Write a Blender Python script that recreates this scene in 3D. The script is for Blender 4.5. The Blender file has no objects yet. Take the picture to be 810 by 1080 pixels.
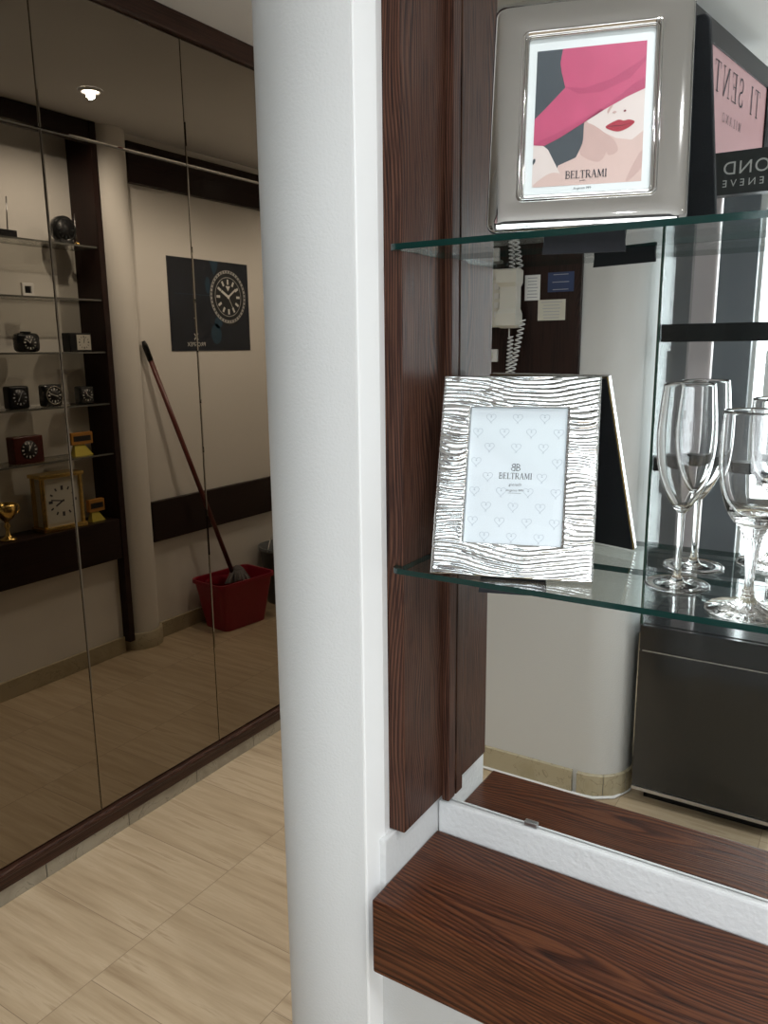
import bpy, bmesh, math, random
from mathutils import Vector, Matrix, noise
random.seed(7)
PI = math.pi
SC = bpy.context.scene
COL = SC.collection

# ------------------------------------------------------------------ camera
F_PX, YAW, PITCH, ROLL = 834.214, 0.5618463, 0.2045847, -0.0107199
EYE = Vector((0, 0, 1.5))
cd = bpy.data.cameras.new('camera'); cam = bpy.data.objects.new('camera', cd); COL.objects.link(cam)
cd.sensor_fit = 'VERTICAL'; cd.sensor_height = 36.0; cd.sensor_width = 27.0
cd.lens = F_PX / 1080 * 36.0
cd.clip_start = 0.02
_f = Vector((-math.sin(YAW) * math.cos(PITCH), math.cos(YAW) * math.cos(PITCH), -math.sin(PITCH)))
_r0 = Vector((math.cos(YAW), math.sin(YAW), 0)); _u0 = _r0.cross(_f)
_r = _r0 * math.cos(ROLL) + _u0 * math.sin(ROLL); _u = _r.cross(_f)
m3 = Matrix((_r, _u, -_f)).transposed()
cam.matrix_world = Matrix.Translation(EYE) @ m3.to_4x4()
SC.camera = cam

# ------------------------------------------------------------------ world, exposure, large lights
w = bpy.data.worlds.new('world'); SC.world = w; w.use_nodes = True
bg = w.node_tree.nodes['Background']; bg.inputs[0].default_value = (0.86, 0.93, 1.0, 1); bg.inputs[1].default_value = 1.6
vs = SC.view_settings
vs.view_transform = 'Standard'; vs.look = 'None'; vs.gamma = 1.0; vs.use_curve_mapping = False
vs.exposure = 0.0
SC.cycles.max_bounces = 10; SC.cycles.glossy_bounces = 6; SC.cycles.transmission_bounces = 10
SC.cycles.transparent_max_bounces = 16; SC.cycles.diffuse_bounces = 4
SC.cycles.use_denoising = True
SC.cycles.sample_clamp_indirect = 6.0
SC.cycles.caustics_refractive = False

def area(name, loc, rot, sx, sy, power, color):
    l = bpy.data.lights.new(name, 'AREA'); l.shape = 'RECTANGLE'; l.size = sx; l.size_y = sy
    l.energy = power; l.color = color
    o = bpy.data.objects.new(name, l); COL.objects.link(o); o.location = loc; o.rotation_euler = rot
    return o
# daylight of the street coming in through the shop window behind the camera (faces +Y)
area('window_daylight', (0.6, -2.06, 1.35), (PI / 2, 0, 0), 2.7, 1.8, 76, (0.96, 0.98, 1.0))

# ------------------------------------------------------------------ materials
def mat(name):
    m = bpy.data.materials.new(name); m.use_nodes = True
    return m, m.node_tree, m.node_tree.nodes['Principled BSDF']
def C4(c): return (c[0], c[1], c[2], 1)
def simple(name, color, rough=0.5, metal=0.0, bump=0.0, bscale=200, var=0.0, vscale=8, spec=None, coat=0.0):
    m, nt, p = mat(name)
    p.inputs['Base Color'].default_value = C4(color); p.inputs['Roughness'].default_value = rough
    p.inputs['Metallic'].default_value = metal
    if spec is not None: p.inputs['Specular IOR Level'].default_value = spec
    if coat: p.inputs['Coat Weight'].default_value = coat; p.inputs['Coat Roughness'].default_value = 0.08
    tc = nt.nodes.new('ShaderNodeTexCoord')
    if var:
        n = nt.nodes.new('ShaderNodeTexNoise'); n.inputs['Scale'].default_value = vscale; n.inputs['Detail'].default_value = 5
        nt.links.new(tc.outputs['Object'], n.inputs['Vector'])
        mx = nt.nodes.new('ShaderNodeMix'); mx.data_type = 'RGBA'
        mx.inputs[6].default_value = C4([c * (1 - var) for c in color]); mx.inputs[7].default_value = C4([min(1, c * (1 + var)) for c in color])
        nt.links.new(n.outputs['Fac'], mx.inputs[0]); nt.links.new(mx.outputs[2], p.inputs['Base Color'])
    if bump:
        n = nt.nodes.new('ShaderNodeTexNoise'); n.inputs['Scale'].default_value = bscale; n.inputs['Detail'].default_value = 3
        nt.links.new(tc.outputs['Object'], n.inputs['Vector'])
        b = nt.nodes.new('ShaderNodeBump'); b.inputs['Strength'].default_value = bump; b.inputs['Distance'].default_value = 0.002
        nt.links.new(n.outputs['Fac'], b.inputs['Height']); nt.links.new(b.outputs[0], p.inputs['Normal'])
    return m
def emit(name, color, strength):
    m, nt, p = mat(name)
    p.inputs['Base Color'].default_value = C4(color)
    p.inputs['Emission Color'].default_value = C4(color); p.inputs['Emission Strength'].default_value = strength
    return m

def ramp(nt, stops):
    r = nt.nodes.new('ShaderNodeValToRGB'); e = r.color_ramp.elements
    while len(e) < len(stops): e.new(0.5)
    for k, (pos, c) in enumerate(stops):
        e[k].position = pos; e[k].color = C4(c)
    return r

def wood(name, axis, dark, mid, light, rough=0.3, fine=260.0, seed=0.0, coat=0.35, pitch=230.0, wander=5.0, wscale=9.0):
    """stained oak: open pores drawn out along AXIS between growth rings PITCH to the metre that wander into arches"""
    m, nt, p = mat(name); lk = nt.links.new
    tc = nt.nodes.new('ShaderNodeTexCoord')
    mp = nt.nodes.new('ShaderNodeMapping'); s = [1, 1, 1]; s['XYZ'.index(axis)] = 0.03
    mp.inputs['Scale'].default_value = s; mp.inputs['Location'].default_value = (seed, seed * .7, seed * 1.3)
    lk(tc.outputs['Object'], mp.inputs['Vector'])
    n1 = nt.nodes.new('ShaderNodeTexNoise'); n1.inputs['Scale'].default_value = fine; n1.inputs['Detail'].default_value = 4; n1.inputs['Roughness'].default_value = 0.6
    lk(mp.outputs[0], n1.inputs['Vector'])
    mp2 = nt.nodes.new('ShaderNodeMapping'); s2 = [1, 1, 1]; s2['XYZ'.index(axis)] = 0.22
    mp2.inputs['Scale'].default_value = s2; mp2.inputs['Location'].default_value = (seed + 3, seed, seed)
    lk(tc.outputs['Object'], mp2.inputs['Vector'])
    n2 = nt.nodes.new('ShaderNodeTexNoise'); n2.inputs['Scale'].default_value = wscale; n2.inputs['Detail'].default_value = 1.0
    lk(mp2.outputs[0], n2.inputs['Vector'])
    dp = nt.nodes.new('ShaderNodeVectorMath'); dp.operation = 'DOT_PRODUCT'
    ac = [pitch] * 3; ac['XYZ'.index(axis)] = 0; dp.inputs[1].default_value = ac; lk(tc.outputs['Object'], dp.inputs[0])
    ma = nt.nodes.new('ShaderNodeMath'); ma.operation = 'MULTIPLY_ADD'; ma.inputs[1].default_value = wander * 6
    lk(n2.outputs['Fac'], ma.inputs[0]); lk(dp.outputs['Value'], ma.inputs[2])
    fr = nt.nodes.new('ShaderNodeMath'); fr.operation = 'FRACT'; lk(ma.outputs[0], fr.inputs[0])
    r2 = ramp(nt, [(0.0, (0, 0, 0)), (0.30, (.55, .55, .55)), (0.62, (1, 1, 1)), (0.86, (.85, .85, .85)), (1.0, (0.05, 0.05, 0.05))])
    lk(fr.outputs[0], r2.inputs[0])
    r1 = ramp(nt, [(0.36, (0, 0, 0)), (0.50, (.75, .75, .75)), (0.68, (1, 1, 1))])
    lk(n1.outputs['Fac'], r1.inputs[0])
    mm = nt.nodes.new('ShaderNodeMix'); mm.data_type = 'RGBA'; mm.inputs[0].default_value = 0.55
    lk(r1.outputs[0], mm.inputs[6]); lk(r2.outputs[0], mm.inputs[7])
    rc = ramp(nt, [(0.12, dark), (0.58, mid), (1.0, light)])
    lk(mm.outputs[2], rc.inputs[0]); lk(rc.outputs[0], p.inputs['Base Color'])
    p.inputs['Roughness'].default_value = rough; p.inputs['Coat Weight'].default_value = coat; p.inputs['Coat Roughness'].default_value = 0.2
    p.inputs['Specular IOR Level'].default_value = 0.18
    b = nt.nodes.new('ShaderNodeBump'); b.inputs['Strength'].default_value = 0.25; b.inputs['Distance'].default_value = 0.0012
    lk(mm.outputs[2], b.inputs['Height']); lk(b.outputs[0], p.inputs['Normal'])
    return m

def mirror_mat(name, color):
    m = bpy.data.materials.new(name); m.use_nodes = True; nt = m.node_tree; nt.nodes.clear()
    o = nt.nodes.new('ShaderNodeOutputMaterial'); g = nt.nodes.new('ShaderNodeBsdfGlossy')
    g.inputs['Color'].default_value = C4(color); g.inputs['Roughness'].default_value = 0.0
    nt.links.new(g.outputs[0], o.inputs[0]); return m

def pane_mat(name, tint, refl=1.0, ior=1.5):
    """flat sheet glass: tinted see-through with a Fresnel reflection"""
    m = bpy.data.materials.new(name); m.use_nodes = True; nt = m.node_tree; nt.nodes.clear()
    o = nt.nodes.new('ShaderNodeOutputMaterial'); t = nt.nodes.new('ShaderNodeBsdfTransparent'); t.inputs[0].default_value = C4(tint)
    g = nt.nodes.new('ShaderNodeBsdfGlossy'); g.inputs['Roughness'].default_value = 0.0; g.inputs['Color'].default_value = (refl, refl, refl, 1)
    fz = nt.nodes.new('ShaderNodeFresnel'); fz.inputs[0].default_value = ior
    mx = nt.nodes.new('ShaderNodeMixShader')
    # both faces of the sheet reflect as air-to-glass
    ge = nt.nodes.new('ShaderNodeNewGeometry'); io = nt.nodes.new('ShaderNodeMapRange')
    io.inputs['To Min'].default_value = ior; io.inputs['To Max'].default_value = 1 / ior
    nt.links.new(ge.outputs['Backfacing'], io.inputs['Value']); nt.links.new(io.outputs[0], fz.inputs[0])
    nt.links.new(fz.outputs[0], mx.inputs[0]); nt.links.new(t.outputs[0], mx.inputs[1]); nt.links.new(g.outputs[0], mx.inputs[2])
    nt.links.new(mx.outputs[0], o.inputs[0]); return m

M = {}
M['plaster'] = simple('white plaster', (0.59, 0.59, 0.587), 0.62, bump=0.35, bscale=260)
M['plaster_rough'] = simple('rough white plaster', (0.68, 0.68, 0.68), 0.6, bump=0.8, bscale=120)
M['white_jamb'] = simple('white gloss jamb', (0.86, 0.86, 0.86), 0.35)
M['ceiling'] = simple('ceiling paint', (0.70, 0.70, 0.69), 0.8)
M['corridor_wall'] = simple('warm white paint', (0.72, 0.70, 0.665), 0.7, bump=0.15, bscale=180)
M['wood_post'] = wood('dark oak post', 'Z', (0.012, 0.005, 0.004), (0.044, 0.017, 0.011), (0.115, 0.050, 0.029), 0.48, 300, 1.3, 0.03, 190, 2.6, 11)
M['wood_bench'] = wood('dark oak ledge', 'X', (0.014, 0.0045, 0.003), (0.056, 0.0165, 0.0075), (0.135, 0.046, 0.018), 0.33, 300, 4.1, 0.14, 120, 3.6, 8)
M['wood_dark'] = wood('very dark wood', 'Y', (0.006, 0.004, 0.004), (0.018, 0.010, 0.009), (0.035, 0.018, 0.014), 0.35, 200, 2.2, 0.1)
M['wood_darkz'] = wood('very dark upright wood', 'Z', (0.006, 0.004, 0.004), (0.020, 0.010, 0.009), (0.038, 0.018, 0.015), 0.35, 200, 6.2, 0.1)
M['wood_rail'] = wood('dark rail wood', 'Y', (0.008, 0.004, 0.003), (0.035, 0.014, 0.009), (0.07, 0.03, 0.02), 0.32, 200, 5.2, 0.3)
M['bronze_mirror'] = mirror_mat('bronze mirror', (0.285, 0.248, 0.20))
M['mirror'] = mirror_mat('clear mirror', (0.87, 0.89, 0.87))
M['mirror_edge'] = simple('green mirror edge', (0.02, 0.05, 0.04), 0.2)
M['groove'] = simple('groove black', (0.01, 0.008, 0.006), 0.4)
M['shelf_glass'] = pane_mat('shelf glass', (0.93, 0.97, 0.955))
M['shelf_edge'] = simple('green glass edge', (0.006, 0.028, 0.024), 0.10)
M['pane'] = pane_mat('showcase glass', (0.95, 0.965, 0.965), .8, 1.35)
M['silver'] = simple('polished silver', (0.53, 0.515, 0.495), 0.05, 1.0)
M['silver_bright'] = simple('bright silver', (0.74, 0.74, 0.74), 0.10, 1.0)
M['chrome'] = simple('chrome', (0.85, 0.85, 0.85), 0.08, 1.0)
M['steel'] = simple('satin steel', (0.55, 0.55, 0.56), 0.3, 1.0)
M['gold'] = simple('brass gold', (0.80, 0.55, 0.18), 0.22, 1.0)
M['velvet'] = simple('black velvet back', (0.010, 0.011, 0.016), 0.75, bump=0.3, bscale=900)
M['black'] = simple('black plastic', (0.008, 0.008, 0.009), 0.35, spec=0.25)
M['black_gloss'] = simple('black lacquer', (0.012, 0.013, 0.014), 0.12, coat=0.4)
M['graphite'] = simple('graphite board', (0.16, 0.175, 0.195), 0.35)
M['paper'] = simple('print paper', (0.86, 0.88, 0.93), 0.6)
M['paper_white'] = simple('white print', (0.86, 0.86, 0.86), 0.5)
M['ink'] = simple('ink', (0.03, 0.03, 0.04), 0.6)
M['ink_grey'] = simple('grey ink', (0.42, 0.44, 0.50), 0.6)
M['ink_light'] = simple('pale ink', (0.42, 0.45, 0.52), 0.6)
M['pic_bg'] = simple('print slate', (0.052, 0.062, 0.075), 0.5, var=0.25, vscale=12)
M['pic_hat'] = simple('print magenta', (0.58, 0.075, 0.175), 0.5, var=0.14, vscale=40)
M['pic_hat2'] = simple('print deep magenta', (0.49, 0.055, 0.145), 0.5, var=0.12, vscale=40)
M['pic_skin'] = simple('print skin', (0.72, 0.50, 0.45), 0.5, var=0.06, vscale=30)
M['pic_skin2'] = simple('print skin rose', (0.62, 0.40, 0.36), 0.5, var=0.10, vscale=30)
M['pic_skin3'] = simple('print skin pale', (0.80, 0.66, 0.62), 0.5, var=0.05, vscale=25)
M['pic_lip'] = simple('print lip', (0.42, 0.015, 0.04), 0.4)
M['pic_lip2'] = simple('print lip dark', (0.20, 0.005, 0.02), 0.4)
M['pink'] = simple('pink print', (0.62, 0.36, 0.38), 0.4, var=0.04, vscale=3)
M['pink_pale'] = simple('pale pink panel', (0.62, 0.52, 0.53), 0.35)
M['sign_dark'] = simple('charcoal sign', (0.020, 0.026, 0.028), 0.35)
M['sign_text'] = simple('silver lettering', (0.50, 0.52, 0.53), 0.4)
M['poster'] = simple('navy poster', (0.010, 0.014, 0.024), 0.45, var=0.5, vscale=6)
M['poster_glow'] = simple('poster blue', (0.016, 0.050, 0.085), 0.45, var=0.4, vscale=20)
M['poster_steel'] = simple('poster steel', (0.42, 0.42, 0.42), 0.45, var=0.5, vscale=40)
M['poster_dial'] = simple('poster dial', (0.015, 0.017, 0.02), 0.45)
M['poster_white'] = simple('poster white', (0.72, 0.72, 0.70), 0.45)
M['red_plastic'] = simple('red plastic', (0.26, 0.006, 0.022), 0.35)
M['red_wood'] = simple('red painted handle', (0.11, 0.022, 0.018), 0.35)
M['grey_plastic'] = simple('grey plastic', (0.10, 0.11, 0.12), 0.4)
M['mop'] = simple('grey mop yarn', (0.13, 0.12, 0.12), 0.9, bump=1.0, bscale=150)
M['white_plastic'] = simple('white plastic', (0.72, 0.71, 0.66), 0.35)
M['white_plastic2'] = simple('cool white plastic', (0.78, 0.79, 0.80), 0.4)
M['cream'] = simple('cream card', (0.66, 0.64, 0.56), 0.6)
M['blue_card'] = simple('blue card', (0.025, 0.05, 0.14), 0.4)
M['clock_face'] = simple('clock face', (0.50, 0.485, 0.43), 0.5)
M['clock_black'] = simple('clock black', (0.010, 0.010, 0.011), 0.4)
M['mahogany'] = wood('mahogany case', 'Y', (0.02, 0.004, 0.003), (0.06, 0.012, 0.009), (0.10, 0.022, 0.015), 0.3, 200, 3.0)
M['orange'] = simple('amber case', (0.45, 0.20, 0.03), 0.3)
M['yellow'] = simple('yellow card', (0.55, 0.45, 0.06), 0.4)
M['frosted'] = simple('frame white', (0.75, 0.75, 0.73), 0.4)
M['lamp'] = emit('lamp glow', (1.0, 0.96, 0.90), 60)
M['lamp_cool'] = emit('cool lamp glow', (0.95, 0.98, 1.0), 45)
M['glass'] = simple('crystal', (1, 1, 1), 0.0)
_p = M['glass'].node_tree.nodes['Principled BSDF']; _p.inputs['Transmission Weight'].default_value = 1.0; _p.inputs['IOR'].default_value = 1.5
M['smoked_glass'] = pane_mat('smoked shelf glass', (0.80, 0.80, 0.775))
M['smoked_edge'] = simple('smoked glass edge', (0.10, 0.10, 0.09), 0.15)
M['side_pane'] = pane_mat('showcase side glass', (0.93, 0.95, 0.95), .5, 1.2)
M['street'] = simple('street pavement', (0.5, 0.5, 0.5), 0.8)

def floor_mat():
    m, nt, p = mat('travertine tiles')
    tc = nt.nodes.new('ShaderNodeTexCoord')
    sep = nt.nodes.new('ShaderNodeSeparateXYZ'); nt.links.new(tc.outputs['Object'], sep.inputs[0])
    cmb = nt.nodes.new('ShaderNodeCombineXYZ')
    nt.links.new(sep.outputs['Y'], cmb.inputs['X']); nt.links.new(sep.outputs['X'], cmb.inputs['Y'])
    mp = nt.nodes.new('ShaderNodeMapping'); mp.inputs['Location'].default_value = (0.105, 1.495 + 0.435 * 6, 0)
    nt.links.new(cmb.outputs[0], mp.inputs['Vector'])
    br = nt.nodes.new('ShaderNodeTexBrick'); br.offset = 0.5; br.squash = 1.0
    br.inputs['Scale'].default_value = 1.0; br.inputs['Mortar Size'].default_value = 0.0011; br.inputs['Mortar Smooth'].default_value = 0.3
    br.inputs['Brick Width'].default_value = 0.32; br.inputs['Row Height'].default_value = 0.435; br.inputs['Bias'].default_value = 0.0
    br.inputs['Color1'].default_value = (0, 0, 0, 1); br.inputs['Color2'].default_value = (1, 1, 1, 1); br.inputs['Mortar'].default_value = (0.5, 0.5, 0.5, 1)
    nt.links.new(mp.outputs[0], br.inputs['Vector'])
    # veins run along X, shifted per tile
    tile = nt.nodes.new('ShaderNodeVectorMath'); tile.operation = 'MULTIPLY_ADD'
    nt.links.new(br.outputs['Color'], tile.inputs[0]); tile.inputs[1].default_value = (3.1, 1.7, 0.9)
    nt.links.new(tc.outputs['Object'], tile.inputs[2])
    mp2 = nt.nodes.new('ShaderNodeMapping'); mp2.inputs['Scale'].default_value = (0.07, 1.0, 1); mp2.inputs['Rotation'].default_value = (0, 0, 0.02)
    nt.links.new(tile.outputs[0], mp2.inputs['Vector'])
    n = nt.nodes.new('ShaderNodeTexNoise'); n.inputs['Scale'].default_value = 30; n.inputs['Detail'].default_value = 8; n.inputs['Roughness'].default_value = 0.62; n.inputs['Distortion'].default_value = 0.12
    nt.links.new(mp2.outputs[0], n.inputs['Vector'])
    r = ramp(nt, [(0.28, (0.33, 0.245, 0.155)), (0.40, (0.42, 0.325, 0.215)), (0.52, (0.475, 0.375, 0.255)), (0.60, (0.52, 0.42, 0.295)), (0.66, (0.40, 0.305, 0.20)), (0.75, (0.46, 0.36, 0.24))])
    nt.links.new(n.outputs['Fac'], r.inputs[0])
    hv = nt.nodes.new('ShaderNodeMix'); hv.data_type = 'RGBA'; hv.blend_type = 'MULTIPLY'; hv.inputs[0].default_value = 1
    tone = ramp(nt, [(0.0, (0.93, 0.92, 0.90)), (1.0, (1.05, 1.05, 1.05))]); nt.links.new(br.outputs['Color'], tone.inputs[0])
    nt.links.new(r.outputs[0], hv.inputs[6]); nt.links.new(tone.outputs[0], hv.inputs[7])
    mg = nt.nodes.new('ShaderNodeMix'); mg.data_type = 'RGBA'; mg.inputs[7].default_value = (0.24, 0.18, 0.12, 1)
    nt.links.new(br.outputs['Fac'], mg.inputs[0]); nt.links.new(hv.outputs[2], mg.inputs[6])
    nt.links.new(mg.outputs[2], p.inputs['Base Color']); p.inputs['Roughness'].default_value = 0.34
    return m
M['floor'] = floor_mat()
def marble_mat(name, c1, c2, axis_y=True):
    m, nt, p = mat(name)
    tc = nt.nodes.new('ShaderNodeTexCoord')
    n = nt.nodes.new('ShaderNodeTexNoise'); n.inputs['Scale'].default_value = 9; n.inputs['Detail'].default_value = 8; n.inputs['Distortion'].default_value = 1.4
    nt.links.new(tc.outputs['Object'], n.inputs['Vector'])
    r = ramp(nt, [(0.3, c1), (0.5, c2), (0.508, [c * .72 for c in c1]), (0.52, c2)]); nt.links.new(n.outputs['Fac'], r.inputs[0])
    nt.links.new(r.outputs[0], p.inputs['Base Color']); p.inputs['Roughness'].default_value = 0.4
    return m
M['plinth'] = marble_mat('plinth marble', (0.27, 0.24, 0.185), (0.36, 0.325, 0.255))
M['beige_plinth'] = marble_mat('beige baseboard stone', (0.36, 0.31, 0.20), (0.43, 0.375, 0.26))

# ------------------------------------------------------------------ mesh helpers
class B:
    """collects shapes into one mesh; the mesh may carry several materials"""
    def __init__(s, *mats):
        s.bm = bmesh.new(); s.mats = list(mats) or [None]
    def _mi(s, faces, mi):
        for f in faces: f.material_index = mi
    def box(s, x0, x1, y0, y1, z0, z1, bev=0.0, mi=0, seg=2, mtx=None):
        r = bmesh.ops.create_cube(s.bm, size=1.0); vv = r['verts']
        for v in vv:
            v.co = Vector((x0 + (v.co.x + .5) * (x1 - x0), y0 + (v.co.y + .5) * (y1 - y0), z0 + (v.co.z + .5) * (z1 - z0)))
        fs = list({f for v in vv for f in v.link_faces})
        if bev > 0:
            es = list({e for v in vv for e in v.link_edges})
            rr = bmesh.ops.bevel(s.bm, geom=es, offset=bev, segments=seg, profile=0.6, affect='EDGES', clamp_overlap=True)
            fs = list({f for v in rr['verts'] for f in v.link_faces} | set(f for f in fs if f.is_valid))
            vv = list({v for f in fs for v in f.verts})
        s._mi(fs, mi)
        if mtx is not None:
            for v in vv: v.co = mtx @ v.co
        return fs
    def loops(s, loops, closed=True, cap0=False, cap1=False, mi=0, smooth=True):
        rows = [[s.bm.verts.new(p) for p in L] for L in loops]
        fs = []
        for a, b in zip(rows, rows[1:]):
            n = len(a)
            for k in range(n if closed else n - 1):
                j = (k + 1) % n
                try: fs.append(s.bm.faces.new((a[k], a[j], b[j], b[k])))
                except ValueError: pass
        if cap0: fs.append(s.bm.faces.new(list(reversed(rows[0]))))
        if cap1: fs.append(s.bm.faces.new(rows[-1]))
        for f in fs: f.smooth = smooth
        s._mi(fs, mi); return fs
    def lathe(s, prof, c=(0, 0, 0), n=40, mi=0, mod=None, cap0=False, cap1=False, mtx=None):
        L = []
        for (r, z) in prof:
            L.append([Vector((c[0] + (r * (mod(t, z) if mod else 1)) * math.cos(t), c[1] + (r * (mod(t, z) if mod else 1)) * math.sin(t), c[2] + z))
                      for t in [2 * PI * k / n for k in range(n)]])
        if mtx is not None: L = [[mtx @ p for p in l] for l in L]
        return s.loops(L, True, cap0, cap1, mi)
    def tube(s, pts, r, n=10, mi=0, caps=True):
        pts = [Vector(p) for p in pts]; L = []
        rr = r if isinstance(r, (list, tuple)) else [r] * len(pts)
        up = Vector((0, 0, 1))
        prev = None
        for k, p in enumerate(pts):
            t = (pts[min(k + 1, len(pts) - 1)] - pts[max(k - 1, 0)]).normalized()
            if prev is None:
                a = t.cross(up if abs(t.dot(up)) < .9 else Vector((1, 0, 0))).normalized()
            else:
                a = (prev - t * prev.dot(t)).normalized()
            prev = a; b = t.cross(a)
            L.append([p + (a * math.cos(q) + b * math.sin(q)) * rr[k] for q in [2 * PI * i / n for i in range(n)]])
        return s.loops(L, True, caps, caps, mi)
    def prism(s, poly, z0, z1, mi=0, smooth=False):
        return s.loops([[Vector((x, y, z0)) for x, y in poly], [Vector((x, y, z1)) for x, y in poly]], True, True, True, mi, smooth)
    def flat(s, pts, mi=0):
        f = s.bm.faces.new([s.bm.verts.new(p) for p in pts]); f.material_index = mi; return f
    def build(s, name, parent=None, loc=None, bevel=None, weld=False):
        bm = s.bm
        if weld: bmesh.ops.remove_doubles(bm, verts=bm.verts, dist=1e-6)
        bmesh.ops.recalc_face_normals(bm, faces=bm.faces)
        if loc is not None:
            for v in bm.verts: v.co -= Vector(loc)
        me = bpy.data.meshes.new(name); bm.to_mesh(me); bm.free()
        for m in s.mats: me.materials.append(m)
        o = bpy.data.objects.new(name, me); COL.objects.link(o)
        if loc is not None: o.location = loc
        if parent is not None: o.parent = parent
        return o

def tag(o, label=None, cat=None, group=None, kind=None):
    if label: o['label'] = label
    if cat: o['category'] = cat
    if group: o['group'] = group
    if kind: o['kind'] = kind
    return o
def thing(name, label, cat, loc=(0, 0, 0), rot=(0, 0, 0), group=None):
    o = bpy.data.objects.new(name, None); COL.objects.link(o); o.empty_display_size = .05
    o.location = loc; o.rotation_euler = rot
    return tag(o, label, cat, group)
def struct(o): o['kind'] = 'structure'; return o
def smooth_all(o):
    for p in o.data.polygons: p.use_smooth = True
    return o

# ---- lettering: a small serif stroke alphabet, cap height 1
def arc(cx, cy, rx, ry, a0, a1, n=14):
    return [(cx + rx * math.cos(math.radians(a0 + (a1 - a0) * k / n)), cy + ry * math.sin(math.radians(a0 + (a1 - a0) * k / n))) for k in range(n + 1)]
T_, H_ = 0.115, 0.045
def serif(x, y, hw=.11): return ([(x - hw, y), (x + hw, y)], H_)
GLY = {
 'B': (0.66, [([(.16, 0), (.16, 1)], T_), ([(.05, .98), (.36, .98)] + arc(.36, .755, .19, .225, 90, -90) + [(.16, .53)], .06), ([(.16, .53), (.38, .53)] + arc(.38, .275, .22, .255, 90, -90) + [(.05, .02)], .07)]),
 'E': (0.62, [([(.16, 0), (.16, 1)], T_), ([(.05, .98), (.54, .98), (.54, .82)], H_), ([(.16, .52), (.42, .52)], H_), ([(.42, .42), (.42, .62)], H_), ([(.05, .02), (.57, .02), (.57, .2)], H_)]),
 'L': (0.58, [([(.16, 0), (.16, 1)], T_), serif(.16, .98), ([(.05, .02), (.54, .02), (.54, .22)], H_)]),
 'T': (0.66, [([(.33, 0), (.33, 1)], T_), serif(.33, .02, .13), ([(.04, .8), (.04, .98), (.62, .98), (.62, .8)], H_)]),
 'R': (0.70, [([(.16, 0), (.16, 1)], T_), serif(.16, .02), ([(.05, .98), (.36, .98)] + arc(.36, .74, .2, .24, 90, -90) + [(.16, .5)], .06), ([(.36, .5), (.64, .02)], T_), ([(.6, .02), (.72, .02)], H_)]),
 'A': (0.74, [([(.1, 0), (.37, 1)], .05), ([(.37, 1), (.64, 0)], T_), ([(.2, .36), (.54, .36)], H_), serif(.1, .02, .09), serif(.64, .02, .1)]),
 'M': (0.92, [([(.13, 0), (.17, 1)], .05), ([(.17, 1), (.46, .1)], T_), ([(.46, .1), (.76, 1)], .05), ([(.76, 1), (.79, 0)], T_), serif(.13, .02, .09), serif(.79, .02, .1), serif(.13, .98, .06), serif(.8, .98, .06)]),
 'I': (0.34, [([(.17, 0), (.17, 1)], T_), serif(.17, .02), serif(.17, .98)]),
 'S': (0.56, [(arc(.28, .745, .19, .235, 20, 270) + arc(.28, .265, .21, .245, 90, -160), .08), ([(.46, .72), (.46, .98)], H_), ([(.07, .28), (.07, .02)], H_)]),
 'N': (0.80, [([(.14, 0), (.14, 1)], .05), ([(.14, 1), (.66, 0)], T_), ([(.66, 0), (.66, 1)], .05), serif(.14, .02), serif(.11, .98, .08), serif(.66, .98)]),
 'O': (0.82, [(arc(.41, .5, .33, .49, 0, 360, 28), .075)]),
 'C': (0.72, [(arc(.41, .5, .33, .49, 40, 320, 24), .075)]),
 'H': (0.78, [([(.14, 0), (.14, 1)], T_), ([(.64, 0), (.64, 1)], T_), ([(.14, .52), (.64, .52)], H_), serif(.14, .02), serif(.14, .98), serif(.64, .02), serif(.64, .98)]),
 ' ': (0.42, []),
}
def ribbon(b, pts, wd, put, mi=0):
    for (p, q) in zip(pts, pts[1:]):
        p = Vector(p); q = Vector(q); d = q - p
        if d.length < 1e-9: continue
        d.normalize(); n = Vector((-d.y, d.x)) * wd / 2; e = d * wd * .12
        b.flat([put(*(p - e - n)), put(*(q + e - n)), put(*(q + e + n)), put(*(p - e + n))], mi)
def text_width(txt, h, track=0.0): return sum(GLY[c][0] + track for c in txt) * h - track * h
def serif_text(b, txt, put, x, y, h, track=0.0, bold=1.0, mi=0, centre=True):
    if centre: x -= text_width(txt, h, track) / 2
    for c in txt:
        wd, st = GLY[c]
        for pts, sw in st:
            ribbon(b, [(x + px * h, y + py * h) for px, py in pts], sw * h * bold, put, mi)
        x += (wd + track) * h
def plain_text(b, txt, put, x, y, h, mi=0, spacing=1.0, centre=True, shear=0.0):
    cu = bpy.data.curves.new('lettering', 'FONT'); cu.body = txt; cu.size = h / 0.69; cu.space_character = spacing; cu.shear = shear
    if centre: cu.align_x = 'CENTER'
    o = bpy.data.objects.new('lettering', cu); COL.objects.link(o)
    dg = bpy.context.evaluated_depsgraph_get(); me = bpy.data.meshes.new_from_object(o.evaluated_get(dg))
    for p in me.polygons:
        vs_ = [me.vertices[i].co for i in p.vertices]
        try: b.flat([put(x + v.x, y + v.y) for v in vs_], mi)
        except ValueError: pass
    bpy.data.objects.remove(o); bpy.data.curves.remove(cu); bpy.data.meshes.remove(me)

# ================================================================== STRUCTURE
XM = -1.935            # plane of the bronze mirrors
YM = 1.112              # plane of the mirror behind the glass shelves
CEIL = 2.50
b = B(M['floor']); b.box(-1.95, 2.2, -2.0, 5.0, -0.05, 0.0); struct(b.build('floor'))
b = B(M['ceiling']); b.box(-2.0, 2.2, -2.0, 5.0, CEIL, CEIL + .05); struct(b.build('ceiling'))
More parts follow.
